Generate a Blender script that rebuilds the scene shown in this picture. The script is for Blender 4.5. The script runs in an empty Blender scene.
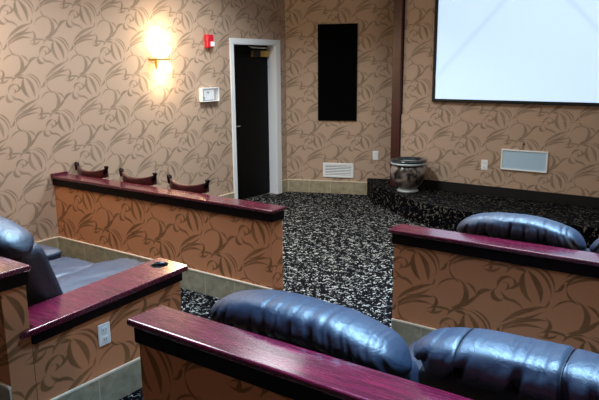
import bpy, bmesh, math, random
from mathutils import Vector, Matrix, noise
random.seed(7)
C = bpy.context.scene
COL = C.collection
R = math.radians

# ------------------------------------------------------------------ node helpers
class NT:
    def __init__(s, tree): s.t = tree; s.n = tree.nodes; s.l = tree.links
    def put(s, sock, v):
        if v is None: return
        if isinstance(v, bpy.types.NodeSocket): s.l.new(v, sock)
        else: sock.default_value = v
    def math(s, op, a, b=None, c=None, clamp=False):
        n = s.n.new('ShaderNodeMath'); n.operation = op; n.use_clamp = clamp
        s.put(n.inputs[0], a); s.put(n.inputs[1], b); s.put(n.inputs[2], c); return n.outputs[0]
    def vec(s, op, a, b=None):
        n = s.n.new('ShaderNodeVectorMath'); n.operation = op
        s.put(n.inputs[0], a); s.put(n.inputs[1], b)
        return n.outputs['Value'] if op in ('LENGTH', 'DOT_PRODUCT', 'DISTANCE') else n.outputs[0]
    def mix(s, f, a, b):
        n = s.n.new('ShaderNodeMix'); n.data_type = 'RGBA'
        s.put(n.inputs[0], f); s.put(n.inputs[6], a); s.put(n.inputs[7], b); return n.outputs[2]
    def noise(s, v, scale, detail=2, dist=0.0, rough=.5):
        n = s.n.new('ShaderNodeTexNoise'); s.put(n.inputs['Vector'], v)
        n.inputs['Scale'].default_value = scale; n.inputs['Detail'].default_value = detail
        n.inputs['Distortion'].default_value = dist; n.inputs['Roughness'].default_value = rough
        return n.outputs[0]
    def ramp(s, f, a, b):
        n = s.n.new('ShaderNodeMapRange'); n.clamp = True
        s.put(n.inputs[0], f); n.inputs[1].default_value = a; n.inputs[2].default_value = b
        return n.outputs[0]
    def uv(s):
        n = s.n.new('ShaderNodeTexCoord'); return n.outputs['UV'], n.outputs['Object']
    def scale(s, v, xyz):
        n = s.n.new('ShaderNodeMapping'); s.put(n.inputs[0], v); n.inputs['Scale'].default_value = xyz; return n.outputs[0]
    def bump(s, h, strength, dist=.01):
        n = s.n.new('ShaderNodeBump'); n.inputs['Strength'].default_value = strength
        n.inputs['Distance'].default_value = dist; s.put(n.inputs['Height'], h); return n.outputs[0]

def lin(r, g, b):
    f = lambda c: (c/255/12.92 if c/255 <= .04045 else ((c/255+.055)/1.055)**2.4)
    return (f(r), f(g), f(b), 1)

def mat(name, color=(.5,.5,.5,1), rough=.5, metal=0, coat=0, spec=.5, emit=None, estr=0):
    m = bpy.data.materials.new(name); m.use_nodes = True
    b = m.node_tree.nodes['Principled BSDF']
    b.inputs['Base Color'].default_value = color
    b.inputs['Roughness'].default_value = rough
    b.inputs['Metallic'].default_value = metal
    b.inputs['Coat Weight'].default_value = coat
    b.inputs['Specular IOR Level'].default_value = spec
    if emit: b.inputs['Emission Color'].default_value = emit; b.inputs['Emission Strength'].default_value = estr
    return m, NT(m.node_tree), b

# ------------------------------------------------------------------ wallpaper
# strokes of one motif: three points of an arc and a half width, in drawing units (1 unit = 2 mm)
KA = [((205,215),(245,180),(300,180),4),((303,178),(342,238),(275,312),12),((335,195),(372,220),(388,250),5.5),((398,248),(352,288),(268,316),9.5),
 ((383,272),(410,236),(458,226),9),((312,192),(268,158),(256,122),4.5),((255,126),(268,92),(322,79),6),((258,112),(330,86),(430,96),7),((428,94),(446,110),(414,130),7),
 ((412,130),(450,139),(492,121),5.5),((250,314),(266,330),(252,350),4)]
KB = [((194,92),(188,160),(226,220),11),((206,90),(248,150),(262,222),11),((205,74),(272,118),(299,198),5),((222,71),(290,112),(312,174),5),((308,176),(328,170),(336,118),6),
 ((118,100),(148,70),(202,74),5),((148,80),(180,84),(202,98),7),((142,118),(104,120),(84,158),7),((114,138),(130,150),(110,168),5),((192,118),(166,150),(128,166),6),
 ((140,120),(157,136),(148,158),5),((74,163),(70,198),(112,216),10),((106,208),(150,214),(194,252),6),((100,174),(122,202),(168,216),6),
 ((108,312),(180,266),(284,240),9),((103,330),(200,298),(294,296),8),((150,292),(205,288),(272,260),5),((276,244),(290,230),(294,212),4),((288,286),(304,316),(272,344),8),((262,350),(312,342),(388,367),5)]
ST = [tuple((5.7+.6448*x, 14.3+.6448*y) for x, y in k[:3])+(k[3]*.645,) for k in KA]+[tuple((257.9+.681*x, 43+.681*y) for x, y in k[:3])+(k[3]*.681,) for k in KB]
def wall_group():
    g = bpy.data.node_groups.new('wallpaper_motif', 'ShaderNodeTree')
    g.interface.new_socket('Vector', in_out='INPUT', socket_type='NodeSocketVector')
    g.interface.new_socket('Mask', in_out='OUTPUT', socket_type='NodeSocketFloat')
    t = NT(g); gi = t.n.new('NodeGroupInput'); go = t.n.new('NodeGroupOutput')
    v = gi.outputs[0]
    w = t.n.new('ShaderNodeTexNoise'); t.put(w.inputs['Vector'], v); w.inputs['Scale'].default_value = 6
    wob = t.vec('SCALE', t.vec('SUBTRACT', w.outputs[1], (.5,.5,.5))); wob.node.inputs['Scale'].default_value = .02
    v = t.vec('ADD', v, wob)
    sp = t.n.new('ShaderNodeSeparateXYZ'); t.put(sp.inputs[0], v); u, z = sp.outputs[0], sp.outputs[1]
    W, H = .33, .66
    col = t.math('FLOOR', t.math('DIVIDE', u, W))
    x = t.math('SUBTRACT', u, t.math('MULTIPLY', col, W))
    y0 = t.math('MULTIPLY_ADD', col, W, z)
    y = t.math('SUBTRACT', y0, t.math('MULTIPLY', t.math('FLOOR', t.math('DIVIDE', y0, H)), H))
    cb = t.n.new('ShaderNodeCombineXYZ'); t.put(cb.inputs[0], x); t.put(cb.inputs[1], y); p = cb.outputs[0]
    acc = None
    for a, b, c, hw in ST:
        P = []
        for cx, cy in (a, b, c):
            P.append(Vector(((cx-400)*.002, -((cy-.18*(cx-400))-90)*.00205, 0)))
        hw = hw*.0023
        A, B, D = P
        d = 2*(A.x*(B.y-D.y)+B.x*(D.y-A.y)+D.x*(A.y-B.y))
        if abs(d) < 1e-7: continue
        q = [v_.x**2+v_.y**2 for v_ in P]
        cen = Vector(((q[0]*(B.y-D.y)+q[1]*(D.y-A.y)+q[2]*(A.y-B.y))/d, (q[0]*(D.x-B.x)+q[1]*(A.x-D.x)+q[2]*(B.x-A.x))/d, 0))
        rad = (A-cen).length
        mid = (A+D)/2; ch = D-A; half = ch.length/2; dr = ch/ch.length
        xs = [v_.x for v_ in P]; ys = [v_.y for v_ in P]
        for m in range(-4, 5):
            for n in range(-4, 5):
                o = Vector((m*W, -m*W+n*H, 0))
                if max(xs)+o.x+.015 < 0 or min(xs)+o.x-.015 > W or max(ys)+o.y+.015 < 0 or min(ys)+o.y-.015 > H: continue
                c2 = cen+o; m2 = mid+o
                dist = t.math('ABSOLUTE', t.math('SUBTRACT', t.vec('DISTANCE', p, tuple(c2)), rad))
                sd = dr/half
                s1 = t.math('SUBTRACT', t.vec('DOT_PRODUCT', p, tuple(sd)), m2.dot(sd))
                s2 = t.math('MULTIPLY', s1, s1)
                wd = t.math('MULTIPLY_ADD', s2, -hw*.9, hw)
                e = t.math('SUBTRACT', wd, dist)
                nd = B+o-c2; nd.normalize()
                lim = (A+o-c2).dot(nd)-.01
                side = t.math('SUBTRACT', t.vec('DOT_PRODUCT', p, tuple(nd)), c2.dot(nd)+lim)
                e = t.math('MINIMUM', e, side)
                acc = e if acc is None else t.math('MAXIMUM', acc, e)
    t.put(go.inputs[0], t.ramp(acc, -.0025, .0035))
    return g
WG = wall_group()

def wallpaper(name, c1, c2, d1, d2, k):
    m, t, b = mat(name, rough=.75, spec=.25)
    uv, ob = t.uv()
    g = t.n.new('ShaderNodeGroup'); g.node_tree = WG; t.put(g.inputs[0], uv)
    n1 = t.noise(uv, 7, 3); n2 = t.noise(uv, 160, 2)
    f = t.math('MULTIPLY', g.outputs[0], t.math('MULTIPLY_ADD', n1, .9, k), clamp=True)
    base = t.mix(n2, c1, c2)
    dark = t.mix(n1, d1, d2)
    t.put(b.inputs['Base Color'], t.mix(f, base, dark))
    t.put(b.inputs['Normal'], t.bump(n2, .15, .002))
    return m
def wood(name, c1, c2, rough=.22):
    m, t, b = mat(name, rough=rough, coat=.7, spec=.6)
    b.inputs['Coat Roughness'].default_value = .12
    uv, ob = t.uv()
    n = t.noise(t.scale(ob, (2.5, 30, 30)), 1.2, 5, .6, .65)
    n2 = t.noise(t.scale(ob, (6, 90, 90)), 1.5, 4, .3, .7)
    f = t.ramp(t.math('MULTIPLY_ADD', n2, .5, t.math('MULTIPLY', n, .6)), .4, .72)
    t.put(b.inputs['Base Color'], t.mix(f, c1, c2))
    t.put(b.inputs['Roughness'], t.math('MULTIPLY_ADD', n2, .25, rough-.08))
    return m
def leather():
    m, t, b = mat('black_leather', lin(7,24,46), rough=.52, spec=.85)
    uv, ob = t.uv()
    v = t.n.new('ShaderNodeTexVoronoi'); t.put(v.inputs['Vector'], ob); v.inputs['Scale'].default_value = 260
    n = t.noise(ob, 16, 3, 1.2)
    h = t.math('MULTIPLY_ADD', n, .9, t.math('MULTIPLY', v.outputs[0], .06))
    t.put(b.inputs['Normal'], t.bump(h, .22, .02))
    return m
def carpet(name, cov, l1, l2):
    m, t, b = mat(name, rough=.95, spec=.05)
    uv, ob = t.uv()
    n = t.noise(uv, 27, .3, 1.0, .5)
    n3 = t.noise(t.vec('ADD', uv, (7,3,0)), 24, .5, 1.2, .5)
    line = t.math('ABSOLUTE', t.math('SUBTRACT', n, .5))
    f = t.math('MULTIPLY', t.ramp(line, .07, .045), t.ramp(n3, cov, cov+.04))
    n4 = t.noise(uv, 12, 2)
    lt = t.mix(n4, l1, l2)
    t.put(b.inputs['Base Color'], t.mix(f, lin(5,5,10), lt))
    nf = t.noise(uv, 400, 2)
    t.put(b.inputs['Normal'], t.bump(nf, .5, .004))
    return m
def tile(name, w, off=0.0):
    m, t, b = mat(name, rough=.45)
    uv, ob = t.uv()
    sp = t.n.new('ShaderNodeSeparateXYZ'); t.put(sp.inputs[0], uv)
    fr = t.math('FRACT', t.math('DIVIDE', t.math('ADD', sp.outputs[0], 50+off), w))
    g = t.math('LESS_THAN', fr, .02)
    n = t.noise(uv, 14, 5, .4, .6)
    base = t.mix(t.ramp(n, .3, .7), lin(138,130,108), lin(180,170,144))
    t.put(b.inputs['Base Color'], t.mix(g, base, lin(196,190,170)))
    return m

M = dict(
 paper=wallpaper('wallpaper', lin(191,167,147), lin(181,156,137), lin(120,103,86), lin(132,117,100), .27), lowpaper=wallpaper('brown_wallpaper', lin(204,140,100), lin(192,128,90), lin(118,80,46), lin(130,90,56), .42), cap=wood('polished_mahogany', lin(50,4,20), lin(108,10,44)), dark=mat('dark_mahogany', lin(16,4,7), .5, spec=.15)[0],
 post=wood('red_mahogany', lin(36,5,4), lin(80,9,8), .4), leather=leather(), carpet=carpet('carpet', .515, lin(118,122,132), lin(194,192,178)), stage=carpet('stage_carpet_shaded', .55, lin(70,70,72), lin(128,122,108)), cupm=mat('dark_cup', lin(40,40,44), .25, metal=.8)[0], tile=tile('stone_tile', .305),  # stage: the same carpet with dimmer specks, its shade put into the colour
 trim=mat('tile_trim', lin(232,218,196), .4)[0], white=mat('white_paint', lin(240,247,253), .45)[0],
 plastic=mat('white_plastic', lin(243,249,253), .35)[0], black=mat('black_fabric', lin(4,4,5), .95, spec=.05)[0],
 door=mat('black_door', lin(5,4,5), .6, spec=.15)[0], chrome=mat('chrome', lin(220,220,215), .2, metal=1)[0],
 brass=mat('brass', lin(196,160,90), .35, metal=.7)[0], red=mat('red_plastic', lin(205,22,48), .35)[0],
 ceil=mat('ceiling_paint', lin(180,178,174), .9)[0], gap=mat('dark_vinyl', lin(6,6,8), .6)[0],
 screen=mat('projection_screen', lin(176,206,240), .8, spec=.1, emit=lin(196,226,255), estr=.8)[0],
 bluegrey=mat('pale_blue_panel', lin(184,218,244), .5)[0], stitch=mat('seam_thread', lin(8,12,22), .6)[0],
 glass=mat('frosted_glass', lin(255,240,205), .4, emit=(1,.80,.45,1), estr=14)[0],
 slot=mat('slot_grey', lin(120,126,130), .6)[0],
)
def ceramic():
    m, t, b = mat('glazed_ceramic', rough=.3, coat=.5)
    uv, ob = t.uv(); n = t.noise(ob, 9, 4, 1.0)
    t.put(b.inputs['Base Color'], t.mix(t.ramp(n, .38, .62), lin(26,20,20), lin(142,132,128)))
    return m
M['vase'] = ceramic(); M['vrim'] = mat('dark_glaze', lin(30,40,46), .25, coat=.5)[0]; M['vband'] = mat('pale_glaze', lin(170,182,186), .3)[0]
def screen_shade_streaks():  # shade of the diagonal streaks painted into the screen's colour and emission
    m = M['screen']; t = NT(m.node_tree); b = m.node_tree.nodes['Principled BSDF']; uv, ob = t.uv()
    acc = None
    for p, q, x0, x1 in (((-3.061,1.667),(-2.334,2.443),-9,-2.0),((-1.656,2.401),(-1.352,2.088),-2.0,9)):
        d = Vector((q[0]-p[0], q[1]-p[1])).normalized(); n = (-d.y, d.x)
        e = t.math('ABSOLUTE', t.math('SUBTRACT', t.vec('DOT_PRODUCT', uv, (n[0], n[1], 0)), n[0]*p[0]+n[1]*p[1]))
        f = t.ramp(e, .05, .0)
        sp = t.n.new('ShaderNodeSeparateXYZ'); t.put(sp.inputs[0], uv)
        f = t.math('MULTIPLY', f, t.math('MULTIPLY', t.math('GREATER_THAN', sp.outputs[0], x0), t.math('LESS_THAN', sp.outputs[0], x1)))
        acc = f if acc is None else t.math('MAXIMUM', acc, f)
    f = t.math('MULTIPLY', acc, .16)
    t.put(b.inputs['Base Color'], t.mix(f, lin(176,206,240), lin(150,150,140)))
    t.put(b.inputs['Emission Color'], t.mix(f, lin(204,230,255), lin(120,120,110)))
screen_shade_streaks()
def clear():
    m = bpy.data.materials.new('clear_plastic'); m.use_nodes = True
    b = m.node_tree.nodes['Principled BSDF']; b.inputs['Base Color'].default_value = (.9,.95,1,1)
    b.inputs['Alpha'].default_value = .18; b.inputs['Roughness'].default_value = .1; return m
M['clear'] = clear()

# ------------------------------------------------------------------ mesh helpers
def link(name, bm, m, parent=None, smooth=False, uvoff=(0,0), uvmode=None, loc=None):
    bmesh.ops.recalc_face_normals(bm, faces=bm.faces)
    uvl = bm.loops.layers.uv.verify()
    for f in bm.faces:
        f.smooth = smooth
        n = f.normal; a = max(range(3), key=lambda i: abs(n[i]))
        for l in f.loops:
            c = l.vert.co
            p = ((c.y, c.z), (c.x, c.z), (c.x, c.y))[a]
            l[uvl].uv = (p[0]+uvoff[0], p[1]+uvoff[1])
    me = bpy.data.meshes.new(name); bm.to_mesh(me); bm.free()
    me.materials.append(M[m])
    o = bpy.data.objects.new(name, me); COL.objects.link(o)
    if parent: o.parent = parent
    if loc: o.location = loc
    return o
def box(bm, x0, y0, z0, x1, y1, z1, bev=0, seg=2):
    r = bmesh.ops.create_cube(bm, size=1); vs = r['verts']
    for v in vs:
        v.co = Vector((x0+(v.co.x+.5)*(x1-x0), y0+(v.co.y+.5)*(y1-y0), z0+(v.co.z+.5)*(z1-z0)))
    if bev:
        es = list({e for v in vs for e in v.link_edges})
        bmesh.ops.bevel(bm, geom=es, offset=bev, segments=seg, affect='EDGES', profile=.5)
    return bm
def B(*a, **k): return box(bmesh.new(), *a, **k)
def prism(bm, pts, z0, z1, bev=0):
    lo = [bm.verts.new((x, y, z0)) for x, y in pts]; hi = [bm.verts.new((x, y, z1)) for x, y in pts]
    n = len(pts); bm.faces.new(lo[::-1]); bm.faces.new(hi)
    es = []
    for i in range(n):
        bm.faces.new((lo[i], lo[(i+1) % n], hi[(i+1) % n], hi[i]))
    if bev:
        es = [bm.edges.get((hi[i], hi[(i+1) % n])) for i in range(n)]
        bmesh.ops.bevel(bm, geom=es, offset=bev, segments=3, affect='EDGES', profile=.5)
    return bm
def tube(bm, pts, rad, n=10):
    rings = []
    for i, p in enumerate(pts):
        p = Vector(p); a = Vector(pts[max(i-1, 0)]); b = Vector(pts[min(i+1, len(pts)-1)])
        d = (b-a).normalized(); up = Vector((0,0,1)) if abs(d.z) < .9 else Vector((1,0,0))
        s = d.cross(up).normalized(); w = s.cross(d)
        r = rad[i] if isinstance(rad, (list, tuple)) else rad
        rings.append([bm.verts.new(p+s*r*math.cos(2*math.pi*k/n)+w*r*math.sin(2*math.pi*k/n)) for k in range(n)])
    for i in range(len(rings)-1):
        for k in range(n):
            bm.faces.new((rings[i][k], rings[i][(k+1) % n], rings[i+1][(k+1) % n], rings[i+1][k]))
    bm.faces.new(rings[0]); bm.faces.new(rings[-1][::-1]); return bm
def lathe(bm, prof, n=40, fl=None, cx=0, cy=0):
    rings = []
    for r, z in prof:
        ring = []
        for k in range(n):
            a = 2*math.pi*k/n; rr = r*(1+(fl(a, z) if fl else 0))
            ring.append(bm.verts.new((cx+rr*math.cos(a), cy+rr*math.sin(a), z)))
        rings.append(ring)
    for i in range(len(rings)-1):
        for k in range(n):
            bm.faces.new((rings[i][k], rings[i][(k+1) % n], rings[i+1][(k+1) % n], rings[i+1][k]))
    bm.faces.new(rings[0]); bm.faces.new(rings[-1]); return bm
def tag(o, label=None, cat=None, group=None, kind=None):
    if label: o['label'] = label
    if cat: o['category'] = cat
    if group: o['group'] = group
    if kind: o['kind'] = kind
    return o
def thing(name, label, cat, loc=(0,0,0), rz=0, group=None, kind=None):
    o = bpy.data.objects.new(name, None); COL.objects.link(o); o.location = loc; o.rotation_euler = (0,0,rz)
    o.empty_display_size = .1
    return tag(o, label, cat, group, kind)
def local(bm, t):                      # world coordinates -> thing's own frame
    bm.transform((Matrix.Translation(t.location) @ Matrix.Rotation(t.rotation_euler.z, 4, 'Z')).inverted()); return bm
def struct(name, bm, m, **k):
    return tag(link(name, bm, m, **k), kind='structure')
def cut(o, bm):                        # boolean hole, applied at once
    me = bpy.data.meshes.new('cutter'); bm.to_mesh(me); bm.free()
    c = bpy.data.objects.new('cutter', me); COL.objects.link(c)
    if o.parent: c.parent = o.parent
    md = o.modifiers.new('b', 'BOOLEAN'); md.object = c; md.operation = 'DIFFERENCE'; md.solver = 'EXACT'
    dg = bpy.context.evaluated_depsgraph_get(); new = bpy.data.meshes.new_from_object(o.evaluated_get(dg))
    o.modifiers.clear(); o.data = new; bpy.data.objects.remove(c)

# ------------------------------------------------------------------ dimensions (metres)
XL, YF, XR, YB, ZC = -5.255, 7.21, 3.2, -3.0, 3.3
Y1, X1, X4 = 3.41, -2.669, -1.706
Y2, X2, X3 = 1.387, -2.617, -1.701
HT = .18
D0, D1 = 5.99, 6.86                    # door opening

# ------------------------------------------------------------------ room shell
struct('floor', B(XL-.3, YB-.2, -.1, XR+.2, 8.2, 0), 'carpet')
struct('floor_rear_tier', B(XL, YB, 0, XR, Y2, .15), 'carpet')
struct('ceiling', B(XL-.3, YB-.2, ZC, XR+.2, 8.2, ZC+.1), 'ceil')
bm = bmesh.new()
box(bm, XL-.15, YB, 0, XL, D0, ZC); box(bm, XL-.15, D1, 0, XL, 7.087, ZC); box(bm, XL-.15, D0, 2.03, XL, D1, ZC)
struct('wall_left', bm, 'paper', uvoff=(-3.555, -2.03))
struct('wall_right', B(XR, YB, 0, XR+.15, 7.4, ZC), 'paper')
struct('wall_back', B(XL, YB-.15, 0, XR, YB, ZC), 'paper')
bm = bmesh.new(); box(bm, -3.55, YF+.025, 1.145, XR, YF+.16, ZC); box(bm, -3.55, YF, 0, XR, YF+.16, 1.145)
struct('wall_front', bm, 'paper', uvoff=(2.66, -.93))
PA = math.atan2(.4062, 1.0772)         # the angled corner wall
w = struct('wall_corner', B(0, 0, 0, 1.82, .12, ZC), 'paper', uvoff=(-.115+.015, -2.49)); w.location = (XL, 7.087, 0); w.rotation_euler.z = PA
def panel(name, label, cat, s, z, **k): # a thing on the corner wall, s metres along it
    return thing(name, label, cat, (XL+s*math.cos(PA), 7.087+s*math.sin(PA), z), PA, **k)
# skirtings
def skirt(name, bmt, bmtrim, parent=None, kind=True, loc=None, rz=0):
    a = link(name, bmt, 'tile', parent)
    if kind: tag(a, kind='structure')
    b = link('tile_edging', bmtrim, 'trim', a)
    if loc: a.location = loc; a.rotation_euler.z = rz
    return a
skirt('baseboard_corner', B(0, -.012, 0, 1.151, 0, HT-.01), B(0, -.014, HT-.01, 1.151, 0, HT), loc=(XL, 7.087, 0), rz=PA)
bm = bmesh.new(); box(bm, XL, D1+.09, 0, XL+.012, 7.087, HT-.01); b2 = B(XL, D1+.09, HT-.01, XL+.014, 7.087, HT)
box(bm, XL, Y2+.16, 0, XL+.012, Y1, HT-.01); box(b2, XL, Y2+.16, HT-.01, XL+.014, Y1, HT)
box(bm, XL, Y1+.13, 0, XL+.012, D0-.05, HT-.01); box(b2, XL, Y1+.13, HT-.01, XL+.014, D0-.05, HT)
skirt('baseboard_left', bm, b2)
struct('baseboard_front', B(-3.55, YF-.012, .24, XR, YF, .355, bev=.003), 'gap')
struct('trim_1', B(-3.675, YF-.035, 0, -3.56, YF+.2, ZC, bev=.004), 'post')
# stage
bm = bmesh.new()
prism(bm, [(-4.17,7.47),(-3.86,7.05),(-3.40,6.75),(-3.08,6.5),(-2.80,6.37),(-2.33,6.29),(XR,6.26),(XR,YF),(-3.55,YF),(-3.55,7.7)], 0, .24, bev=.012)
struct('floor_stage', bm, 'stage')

# ------------------------------------------------------------------ door
d = thing('door_1', None, None, (XL, 0, 0), kind='structure')
L_ = lambda bm: local(bm, d)
bm = bmesh.new()
JX = XL-.125
box(bm, JX, D0, 0, XL+.018, D0+.012, 2.03); box(bm, JX, D1-.012, 0, XL+.018, D1, 2.03); box(bm, JX, D0, 2.018, XL+.018, D1, 2.03)
box(bm, XL, D0-.05, 0, XL+.018, D0, 2.09, bev=.003); box(bm, XL, D1, 0, XL+.018, D1+.09, 2.09, bev=.003); box(bm, XL, D0, 2.03, XL+.018, D1, 2.09, bev=.003)
link('door_frame', L_(bm), 'white', d)
leaf = link('door_leaf', L_(B(JX-.04, D0+.012, .012, JX, D1-.012, 2.018)), 'door', d)
bm = bmesh.new(); tube(bm, [(JX, D0+.07, 1.0), (JX+.05, D0+.07, 1.0), (JX+.055, D0+.085, 1.0), (JX+.055, D0+.19, 1.0)], .010)
box(bm, JX, D0+.045, .96, JX+.006, D0+.095, 1.05, bev=.002); link('door_handle', L_(bm), 'chrome', leaf, smooth=True)
bm = bmesh.new(); box(bm, JX, D1-.37, 1.87, JX+.045, D1-.03, 1.95, bev=.006); cl = link('door_closer', L_(bm), 'brass', leaf)
bm = bmesh.new(); box(bm, JX+.045, D1-.37, 1.872, JX+.05, D1-.22, 1.948, bev=.002); link('closer_cover', L_(bm), 'gap', cl)
bm = bmesh.new(); tube(bm, [(JX+.03, D1-.08, 1.96), (JX+.06, D1-.1, 1.985), (JX+.06, D1-.42, 1.985), (JX+.02, D1-.44, 2.01)], .011)
link('closer_arm', L_(bm), 'chrome', cl, smooth=True)
link('threshold', L_(B(JX-.03, D0+.012, 0, JX+.006, D1-.012, .012)), 'chrome', d)

# ------------------------------------------------------------------ sconces on the left wall
def sconce(y, label, name='wall_sconce'):
    t = thing(name, label, 'wall lamp', (XL, y, 1.83), 0, 'warm sconces along the left wall')
    link('back_plate', B(0, -.05, -.10, .018, .05, .12, bev=.006), 'brass', t)
    bm = bmesh.new()
    prof = [(.03,.0),(.09,.03),(.12,.07),(.135,.12),(.128,.12),(.112,.075),(.08,.04),(.03,.02)]
    n = 16; rings = []
    for r, z in prof:
        rings.append([bm.verts.new((.015+r*math.sin(math.pi*k/n)*.9, -r*math.cos(math.pi*k/n), z+.015)) for k in range(n+1)])
    for i in range(len(rings)-1):
        for k in range(n): bm.faces.new((rings[i][k], rings[i][k+1], rings[i+1][k+1], rings[i+1][k]))
    link('glass_shade', bm, 'glass', t, smooth=True)
    bm = bmesh.new(); box(bm, 0, -.15, -.012, .12, .05, .012, bev=.004); link('bracket', bm, 'brass', t)
    bm = bmesh.new(); tube(bm, [(.06,.02,-.012),(.06,.02,-.05),(.06,.02,-.10),(.06,.02,-.13)], [.03,.06,.075,.06], 16); link('lower_globe', bm, 'glass', t, smooth=True)
    for dz, e in ((.20, SC), (-.20, SC*.5)):
        l = bpy.data.lights.new('sconce_bulb', 'POINT'); l.energy = e; l.color = (1,.74,.42); l.shadow_soft_size = .06
        lo = bpy.data.objects.new('sconce_bulb', l); COL.objects.link(lo); lo.parent = t; lo.location = (.13, 0, dz)
    return t
SC = 11
def added_sconce_right(y, label):
    t = sconce(y, label); t.location = (XR, y, 1.83); t.rotation_euler = (0, 0, math.pi); t['group'] = 'added fill sconce on the right wall'; return t
sconce(4.80, 'glowing wall sconce between the low partition and the fire alarm strobe')
sconce(2.5, 'wall sconce just outside the left edge of the picture, above the recliners')

SC = 36
added_sconce_right(2.5, 'added unseen sconce on the right wall, lighting the console side')  # added out of view to warm the console face
# ------------------------------------------------------------------ wall fittings
t = thing('wall_mounted_fire_alarm', 'red fire alarm strobe with white lens, on the wall left of the door', 'fire alarm', (XL, 5.562, 2.04))
link('housing', B(0,-.055,-.075,.05,.055,.075, bev=.008), 'red', t); link('lens', B(.05,-.005,-.06,.07,.05,-.005, bev=.006), 'plastic', t)
link('side_panel', B(.05,-.045,.015,.056,.045,.06, bev=.003), 'red', t)
t = thing('thermostat', 'white thermostat inside a clear guard box, left of the door', 'thermostat', (XL, 5.535, 1.428))
body = link('thermostat_body', B(0,-.10,-.06,.035,.07,.065, bev=.005), 'plastic', t)
link('display', B(.035,-.055,.015,.038,-.015,.035), 'slot', body)
bm = bmesh.new(); box(bm, .044,-.145,-.08,.048,.145,.08); link('guard_cover', bm, 'clear', t)
bm = bmesh.new()
for a in ((-.145,-.08,.145,-.072),(-.145,.072,.145,.08),(-.145,-.072,-.137,.072),(.137,-.072,.145,.072)): box(bm, 0, a[0], a[1], .05, a[2], a[3])
link('guard_frame', bm, 'plastic', t)
link('lock', B(.048,-.13,-.045,.058,-.11,-.02, bev=.003), 'slot', t)
# corner wall: speaker cover, vent, switch
t = panel('speaker_panel', 'tall black fabric speaker panel on the pale angled wall', 'speaker', .724, 1.652)
link('fabric_panel', B(-.263,-.03,-.633,.263,0,.633, bev=.004), 'black', t)
link('frame', B(-.268,-.018,-.638,.268,0,.638, bev=.003), 'gap', t)
t = panel('air_vent', 'white louvred return air grille low on the angled wall', 'vent', .742, .33)
bm = bmesh.new()
for a in ((-.215,-.10,.215,-.068),(-.215,.068,.215,.10),(-.215,-.068,-.183,.068),(.183,-.068,.215,.068)): box(bm, a[0], -.016, a[1], a[2], 0, a[3], bev=.002)
link('frame', bm, 'plastic', t); link('backing', B(-.183,-.003,-.068,.183,0,.068), 'slot', t)
for k in range(6):
    z = -.055+k*.022; bm = bmesh.new(); box(bm, -.18, -.004, -.0025, .18, .010, .0025); bm.transform(Matrix.Translation((0,-.008,z)) @ Matrix.Rotation(R(40), 4, 'X'))
    link('louvre', bm, 'plastic', t)
def plate(t, w=.078, h=.12):
    link('cover_plate', B(-w/2,-.008,-h/2,w/2,0,h/2, bev=.003), 'plastic', t)
    for dz in (-.026,.026):
        so = link('socket', B(-.017,-.011,dz-.016,.017,-.008,dz+.016, bev=.002), 'plastic', t)
        for dx in (-.007,.007): link('slot', B(dx-.0015,-.0122,dz-.006,dx+.0015,-.011,dz+.006), 'slot', so)
t = panel('power_outlet', 'small white wall outlet on the angled wall, left of the vase', 'outlet', 1.256, .55); plate(t)
t = thing('power_outlet', 'small white wall outlet on the front wall, below the screen corner', 'outlet', (-2.462, YF, .60)); plate(t)
t = thing('power_outlet', 'white outlet on the wallpapered side of the recliner console', 'outlet', (X2+.001, 1.906, .398), R(90)); plate(t, .074, .118)
t = thing('access_panel', 'white framed pale blue rectangular panel low on the front wall', 'wall panel', (-2.01, YF, .686))
bm = bmesh.new()
for a in ((-.258,-.118,.258,-.102),(-.258,.102,.258,.118),(-.258,-.102,-.242,.102),(.242,-.102,.258,.102)): box(bm, a[0], -.02, a[1], a[2], 0, a[3], bev=.002)
link('frame', bm, 'plastic', t); link('panel_face', B(-.242,-.012,-.102,.242,0,.102), 'bluegrey', t)
bm = bmesh.new(); tube(bm, [(-2.025,YF+.001,.873),(-2.025,YF-.008,.873)], .012, 12)
tag(link('wall_hook', bm, 'gap'), 'tiny black knob on the wall above the pale blue panel', 'knob')

# ------------------------------------------------------------------ screen
t = thing('projection_screen', 'large pale blue projection screen in a thin black frame', 'screen', (0, YF+.02, 0))
SX0, SX1, SZ0, SZ1 = -3.109, 1.35, 1.352, 3.15
bm = bmesh.new(); nx, nz = 150, 64
dist = lambda x, z, p, q: abs((q[0]-p[0])*(p[1]-z)-(p[0]-x)*(q[1]-p[1]))/math.hypot(q[0]-p[0], q[1]-p[1])
def sy(x, z):
    a = dist(x, z, (-3.061,1.667), (-2.334,2.443)); b = dist(x, z, (-1.656,2.401), (-1.352,2.088))
    y = 0
    if x < -2.0: y += .006*math.exp(-(a/.035)**2)
    if x > -2.05: y += .006*math.exp(-(b/.035)**2)
    return y
vs = [[bm.verts.new((SX0+(SX1-SX0)*i/nx, -.022-sy(SX0+(SX1-SX0)*i/nx, SZ0+(SZ1-SZ0)*j/nz), SZ0+(SZ1-SZ0)*j/nz)) for i in range(nx+1)] for j in range(nz+1)]
for j in range(nz):
    for i in range(nx): bm.faces.new((vs[j][i], vs[j][i+1], vs[j+1][i+1], vs[j+1][i]))
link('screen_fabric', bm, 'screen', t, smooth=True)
bm = bmesh.new(); f = .037
box(bm, SX0-f,-.036,SZ0-f,SX0,.005,SZ1+f, bev=.003); box(bm, SX1,-.036,SZ0-f,SX1+f,.005,SZ1+f, bev=.003)
box(bm, SX0,-.036,SZ0-f,SX1,.005,SZ0, bev=.003); box(bm, SX0,-.036,SZ1,SX1,.005,SZ1+f, bev=.003)
link('frame', bm, 'gap', t)
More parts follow.
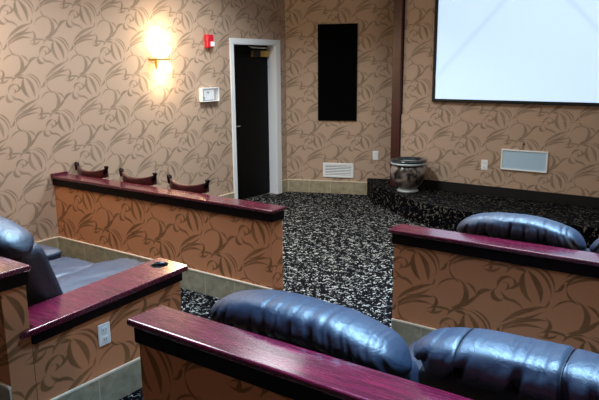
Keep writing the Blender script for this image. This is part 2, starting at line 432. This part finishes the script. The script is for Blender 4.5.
link('backing', B(SX0, -.012, SZ0, SX1, .004, SZ1), 'gap', t)

# ------------------------------------------------------------------ vase
VX, VY = -3.30, 6.93
t = thing('ribbed_vase', 'squat ribbed ceramic urn with dark rim, on the stage corner', 'urn', (VX, VY, .24))
fl = lambda a, z: .06*abs(math.cos(a*6))*min(1, max(0, (z-.05)/.08))*min(1, max(0, (.345-z)/.05))
link('body', lathe(bmesh.new(), [(.10,.045),(.13,.06),(.165,.11),(.19,.17),(.205,.235),(.205,.28),(.19,.32),(.165,.345),(.165,.36),(.15,.355),(.13,.3),(.02,.28)], 56, fl), 'vase', t, smooth=True)
link('rim', lathe(bmesh.new(), [(.165,.345),(.20,.355),(.215,.37),(.217,.385),(.20,.40),(.17,.402),(.155,.395),(.15,.36)], 48), 'vrim', t, smooth=True)
link('pale_band', lathe(bmesh.new(), [(.185,.334),(.212,.34),(.218,.352),(.212,.364),(.18,.364)], 48), 'vband', t, smooth=True)
ft = link('foot', lathe(bmesh.new(), [(.115,0),(.13,.006),(.13,.022),(.115,.03),(.105,.05),(.0,.05)], 40), 'vband', t, smooth=True)

# ------------------------------------------------------------------ low partitions with mahogany caps
def partition(name, label, x0, x1, y0, y1, z0, ztop, uvo, ends, ov=.03):
    t = thing('low_partition', label, 'partition', ((x0+x1)/2, y0, z0))
    bt = ztop-.026; mt = bt-.066
    link('wall_body', local(B(x0, y0, z0, x1, y1, mt), t), 'lowpaper', t, uvoff=((x0+x1)/2+uvo[0], z0+uvo[1]))
    e0 = ov if ends[0] else 0; e1 = ov if ends[1] else 0; g = .012
    link('cap_moulding', local(B(x0-(g if ends[0] else 0), y0-g, mt, x1+(g if ends[1] else 0), y1+g, bt, bev=.004), t), 'dark', t)
    bm = bmesh.new(); box(bm, x0-e0, y0-ov, bt, x1+e1, y1+.02, ztop, bev=.008, seg=3)
    cp = link('cap', local(bm, t), 'cap', t)
    tl = link('tile_skirting', local(B(x0, y0-.012, z0, x1, y0, z0+HT-.01), t), 'tile', t, uvoff=((x0+x1)/2, 0))
    link('tile_edging', local(B(x0, y0-.014, z0+HT-.01, x1, y0, z0+HT), t), 'trim', tl)
    return t, cp
t, cp = partition('', 'long low wallpapered partition with mahogany cap, beside the door aisle on the left', XL, X1, Y1, Y1+.125, 0, .768, (2.811, -.70), (0,1))
link('end_lip', local(B(XL, Y1-.03, .768, XL+.03, Y1+.14, .79, bev=.004), t), 'cap', t)
partition('', 'low wallpapered partition with mahogany cap, in front of the stage on the right', X4, XR, Y1, Y1+.125, 0, .768, (.884, -.68), (1,0))
t, cp = partition('', 'near low partition in the foreground, dark red wallpaper under a broad mahogany cap', X3, XR, Y2, Y2+.12, .15, .882, (1.673, -.816), (1,0))
t, cp = partition('', 'low partition at the left edge of the picture, behind the reclined leather seat', XL, X2, Y2, Y2+.12, .15, .882, (2.6, -.8), (0,1))
# wallpapered end below the tier level
link('lower_end', local(B(X2-.2, Y2, 0, X2, Y2+.12, .15), t), 'lowpaper', t, uvoff=((XL+X2)/2+2.6, -.65))

# side console beside the recliner
t = thing('side_console', 'wallpapered console with sloping mahogany armrest cap and cup hole, beside the left recliner', 'console', (X2, Y2+.13, 0))
CY0, CY1 = Y2+.123, 2.46
bm = B(X2-.21, CY0, 0, X2, CY1, .52)
for v in bm.verts:
    if v.co.z > .3: v.co.z = .490+(v.co.y-1.44)*.040
link('console_body', local(bm, t), 'lowpaper', t, uvoff=((XL+X2)/2+2.73, -.8))
def slope(bm, z0):
    for v in bm.verts: v.co.z += z0+(v.co.y-1.44)*.040
    return bm
link('cap_moulding', local(slope(B(X2-.215, CY0, 0, X2+.012, CY1+.012, .058, bev=.004), .488), t), 'dark', t)
bm = bmesh.new()
xo = X2+.032
pts = [(xo-.016,1.445),(xo,1.47),(xo,2.497),(xo-.01,2.51),(X2-.235,2.525),(X2-.235,CY0+.025),(X2+.011,CY0+.025),(X2+.011,1.445)]
prism(bm, pts, 0, .028, bev=.007)
cp = link('armrest_cap', local(slope(bm, .546), t), 'cap', t)
bm = bmesh.new(); tube(bm, [(-2.745-X2, 2.425-t.location.y, .50), (-2.745-X2, 2.425-t.location.y, .70)], .050, 32)
cut(cp, bm)
bm = bmesh.new(); lathe(bm, [(.046,.555),(.051,.600),(.054,.613),(.050,.6155),(.045,.60),(.040,.558),(.001,.558)], 32, cx=-2.745-X2, cy=2.425-t.location.y)
link('cup_insert', bm, 'cupm', t, smooth=True)
tl = link('tile_skirting', local(B(X2+.0015, Y2+.02, 0, X2+.0135, CY1, HT-.01), t), 'tile', t)
link('tile_edging', local(B(X2+.0015, Y2+.02, HT-.01, X2+.0155, CY1, HT), t), 'trim', tl)

# ------------------------------------------------------------------ recliners
def puff(bm, x0, y0, z0, x1, y1, z1, r=.05, amp=.006, seed=0, sub=14, fold=0):
    """a padded block: superellipsoid-like rounded box with soft wrinkles"""
    b = bmesh.new(); bmesh.ops.create_cube(b, size=2); bmesh.ops.subdivide_edges(b, edges=b.edges[:], cuts=sub, use_grid_fill=True)
    hx, hy, hz = (x1-x0)/2, (y1-y0)/2, (z1-z0)/2; c = Vector(((x0+x1)/2, (y0+y1)/2, (z0+z1)/2))
    for v in b.verts:
        p = Vector((v.co.x*hx, v.co.y*hy, v.co.z*hz))
        q = Vector((max(-hx+r, min(hx-r, p.x)), max(-hy+r, min(hy-r, p.y)), max(-hz+r, min(hz-r, p.z))))
        d = p-q
        if d.length > 1e-6: p = q+d.normalized()*r
        n = noise.noise(Vector((p.x*9+seed, p.y*9, p.z*9)))*amp*1.6+noise.noise(Vector((p.x*26+seed, p.y*14, p.z*26)))*amp
        n -= fold*max(0, noise.noise(Vector((p.x*5+seed, p.y*24+p.x*8, 2)))) if fold else 0
        dirn = (p.normalized() if p.length else Vector((0,0,1)))
        crown = .018*(1-(p.x/hx)**2)*(1-(p.y/hy)**2)
        p = p+dirn*n; p.z += crown*(1 if p.z > 0 else 0)
        v.co = p+c
    me = bpy.data.meshes.new('tmp'); b.to_mesh(me); b.free(); bm.from_mesh(me); bpy.data.meshes.remove(me)
    return bm
def pillow(w, r, seed, droop=.06, seams=()):
    """headrest roll along x, centred on the origin, top at z=0; gathered folds fan from the lower seam"""
    bm = bmesh.new(); ns, nt = 150, 48; rings = []
    for i in range(ns+1):
        s = -1+2*i/ns; s = math.sin(s*math.pi/2)*.35+s*.65
        e = max(0, 1-abs(s)**9)**.5
        x = s*w/2; ring = []
        # gather pattern
        for k in range(nt):
            a = 2*math.pi*k/nt                       # 0 = front(+y), 90deg = up
            cy, cz = math.cos(a), math.sin(a)
            low = max(0, .55-cz)                     # folds deepen towards the back lower seam
            lean = x+.05*cz*s
            g = noise.noise(Vector((lean*26+seed, .4*cz, seed)))+.6*noise.noise(Vector((lean*55+seed, .8*cz, 3)))
            f = -.055*max(0, g)*min(1, low+.12)*(1 if cy < .5 else .4)
            f += .006*noise.noise(Vector((x*7, cz*2, seed+5)))
            f *= e
            for q in seams:
                f -= .007*math.exp(-((x-q)/.004)**2)
            yy = (abs(cy)**.8)*math.copysign(1, cy)*(r*.95+f)*(.35+.65*e)*e
            zz = (abs(cz)**.85)*math.copysign(1, cz)*(r*.66+f)*(.35+.65*e)*e
            ring.append(bm.verts.new((x, yy, zz-r*.66-droop*abs(s)**2.2)))
        rings.append(ring)
    for i in range(ns):
        for k in range(nt): bm.faces.new((rings[i][k], rings[i][(k+1) % nt], rings[i+1][(k+1) % nt], rings[i+1][k]))
    bmesh.ops.remove_doubles(bm, verts=bm.verts, dist=1e-5)
    return bm
def recliner(x0, x1, y0, ztop, label, seed, droop=.07, seatdz=0, seams=(), far=1.09, narrow=True, grp='black leather recliners behind the partitions', wide_seat=True, tilt=0):
    """y0: back face of the partition behind the chair"""
    cx = (x0+x1)/2; w = x1-x0
    t = thing('leather_recliner', label, 'recliner', (cx, y0+.45, 0), 0, grp)
    Y = lambda y: y+y0-(y0+.45)          # offset from partition face to local
    zb = ztop-.14
    # backrest: leaning slab
    bm = bmesh.new(); puff(bm, -w/2+.012, 0, .22, w/2-.012, .17, zb+(0 if narrow else .03), .06, .004, seed)
    for v in bm.verts: v.co.y += Y(.115) + (zb-v.co.z)*.34
    bk = link('backrest', bm, 'leather', t, smooth=True)
    hd = link('headrest', pillow(w-.006, .108, seed, droop, seams), 'leather', t, smooth=True); hd.location = (0, Y(.165), ztop)
    if seams:
        for q in seams:
            bm = bmesh.new(); pts = []
            for k in range(-4, 14):
                a = R(90+k*10); s_ = abs(q/(w/2)); dz = -droop*s_**2.2
                pts.append((q, (abs(math.cos(a))**.8)*math.copysign(1, math.cos(a))*(.108*.95-.004), (abs(math.sin(a))**.85)*math.copysign(1, math.sin(a))*(.108*.66-.004)-.108*.66+dz))
            tube(bm, pts, .0025, 6); link('stitched_seam', bm, 'stitch', hd, smooth=True)
    sh = .50+seatdz
    bm = bmesh.new(); puff(bm, .004, Y(.36), sh-.16, w/2-.022, Y(far), sh+.0, .05, .014, seed+2, fold=.02); link('seat_cushion', bm, 'leather', t, smooth=True)
    bm = bmesh.new(); puff(bm, -w/2+.022, Y(.36), sh-.20, -.016, Y(far-.13), sh-.035, .045, .014, seed+3, fold=.02); link('seat_cushion', bm, 'leather', t, smooth=True)
    bm = bmesh.new(); box(bm, -w/2+.03, Y(.30), .03, w/2-.03, Y(.88), sh-.15, bev=.015); link('base', bm, 'leather', t)
    for sx in (-1,1):
        for yy in (.36,.82):
            bm = bmesh.new(); tube(bm, [(sx*(w/2-.08), Y(yy), 0), (sx*(w/2-.08), Y(yy), .04)], .025, 12); link('leg', bm, 'dark', t)
    return t
YB2 = Y2+.12; YB1 = Y1+.125
recliner(-3.735, -2.86, YB2, 1.0, 'reclined black leather seat at the left edge, beside the mahogany armrest console', 1, narrow=False, seatdz=.038)
recliner(-4.62, -3.745, YB2, 1.0, 'black leather seat against the left side, second from the console, mostly cut off', 2, seatdz=.03, far=.98)
recliner(-1.60, -.765, YB2, .972, 'nearest black leather recliner, left of the foreground pair, wrinkled headrest roll', 3)
recliner(-.762, .11, YB2, 1.012, 'right-hand foreground black leather recliner with two stitched seams in its headrest', 4, droop=.03, seams=(-.27, .012))
recliner(-1.42, -.655, YB1, .888, 'front-row black leather recliner beyond the right partition, shiny gathered headrest', 5)
recliner(-.645, .13, YB1, .888, 'front-row black leather recliner at the right edge, only its headrest corner showing', 6)

# ------------------------------------------------------------------ barrel chairs behind the left partition
def barrel():
    t = thing('barrel_chair', '', 'chair', (0,0,0), 0, 'mahogany barrel chairs behind the left partition')
    def arc(s, r=.25): return s*r, .0+.05*s*s
    bm = bmesh.new(); n = 24; rings = []
    for i in range(n+1):
        s = -1+2*i/n; x, y = .215*s, .06*s*s
        up = .034*abs(s)**2.4; h = .075+.01*abs(s)**3; zt = .806+up; d_ = .016
        rings.append([bm.verts.new(c) for c in ((x, y-d_, zt-h), (x, y-d_-.004, zt-.006), (x, y-d_+.006, zt), (x, y+d_-.006, zt), (x, y+d_, zt-.006), (x, y+d_, zt-h))])
    for i in range(n):
        for k in range(6): bm.faces.new((rings[i][k], rings[i][(k+1) % 6], rings[i+1][(k+1) % 6], rings[i+1][k]))
    bm.faces.new(rings[0]); bm.faces.new(rings[-1]); rail = link('top_rail', bm, 'post', t, smooth=False)
    for s in (-1,1):
        bm = bmesh.new(); x = s*.218
        tube(bm, [(x-.012*s,.045,.79),(x-.008*s,.045,.825),(x,.05,.843),(x+.014*s,.055,.849),(x+.022*s,.06,.842)], [.018,.021,.023,.018,.008], 14); link('rail_end', bm, 'dark', rail, smooth=True)
    bm = bmesh.new(); puff(bm, -.20, .0, .43, .20, .05, .745, .02, .002, 8, 8); link('backrest', bm, 'leather', t, smooth=True)
    bm = bmesh.new(); puff(bm, -.22, .02, .40, .22, .44, .47, .03, .002, 9, 8); link('seat', bm, 'leather', t, smooth=True)
    for sx in (-1,1):
        for yy in (.07,.40):
            bm = bmesh.new(); tube(bm, [(sx*.19, yy, .0), (sx*.17, yy, .42)], [.014,.02], 10); link('leg', bm, 'dark', t, smooth=True)
    return t
def copy_tree(o, parent=None):
    c = o.copy(); COL.objects.link(c); c.parent = parent
    for ch in list(o.children): copy_tree(ch, c)
    return c
b0 = barrel()
for i, (x, lb) in enumerate(((-3.735, 'curved mahogany chair top rail over the partition ledge, nearest the door'),
                          (-4.355, 'curved mahogany chair top rail over the partition ledge, middle one of the three'),
                          (-5.01, 'curved mahogany chair top rail over the partition ledge, nearest the left wall corner'))):
    o = b0 if i == 0 else copy_tree(b0)
    o.location = (x, YB1+.07, 0); o['label'] = lb

# ------------------------------------------------------------------ unseen ceiling lights of the room, some added as fill
def area(x, y, z, w, h, e, col, rot=(0,0,0), name='unseen_ceiling_light', spread=None):
    l = bpy.data.lights.new(name, 'AREA'); l.shape = 'RECTANGLE'; l.size = w; l.size_y = h; l.energy = e; l.color = col
    if spread: l.spread = R(spread)
    o = bpy.data.objects.new(name, l); COL.objects.link(o); o.location = (x, y, z); o.rotation_euler = rot; return o
cool = (.62,.80,1)
area(-.8, 1.75, 3.27, 1.6, .6, 62, (.38,.68,1), spread=65)
area(-.8, 3.8, 3.27, 1.4, .5, 42, (.38,.68,1), spread=60)
area(-2.3, 4.1, 3.27, .7, .7, 24, (.85,.93,1), spread=90)
area(-4.0, 2.8, 3.27, .9, .9, 56, (.92,.96,1), spread=140)
area(-4.0, 5.0, 3.27, .6, .6, 54, (.92,.98,1), spread=130)
area(-3.2, 1.9, 3.27, 1.0, .5, 34, (.42,.72,1), spread=60)  # added blue fill over the left recliner seats
area(-1.6, 5.5, 3.27, 1.2, .5, 20, (1,.95,.88))  # added fill that brightens the front wall
area(-1.2, -1.6, 3.27, .6, .6, 9, (1,.62,.4))  # added warm fill from behind for the near partition face
W = bpy.data.worlds.new('w'); C.world = W; W.use_nodes = True
W.node_tree.nodes['Background'].inputs[0].default_value = (.5,.5,.5,1); W.node_tree.nodes['Background'].inputs[1].default_value = .0

# ------------------------------------------------------------------ camera
cam = bpy.data.cameras.new('camera'); co = bpy.data.objects.new('camera', cam); COL.objects.link(co); C.camera = co
cam.sensor_width = 36; cam.lens = 36*629.84/599; cam.clip_start = .02
yw, pt, rl = R(35.4181), R(12.1128), R(-.4577)
F = Vector((-math.sin(yw)*math.cos(pt), math.cos(yw)*math.cos(pt), -math.sin(pt)))
R0 = Vector((math.cos(yw), math.sin(yw), 0)); U0 = R0.cross(F)
RR = R0*math.cos(rl)+U0*math.sin(rl); UU = -R0*math.sin(rl)+U0*math.cos(rl)
m4 = Matrix((RR, UU, -F)).transposed().to_4x4(); m4.translation = Vector((0,0,1.7634)); co.matrix_world = m4
vs_ = C.view_settings; vs_.view_transform = 'Standard'; vs_.look = 'None'; vs_.gamma = 1; vs_.use_curve_mapping = False; vs_.exposure = .08
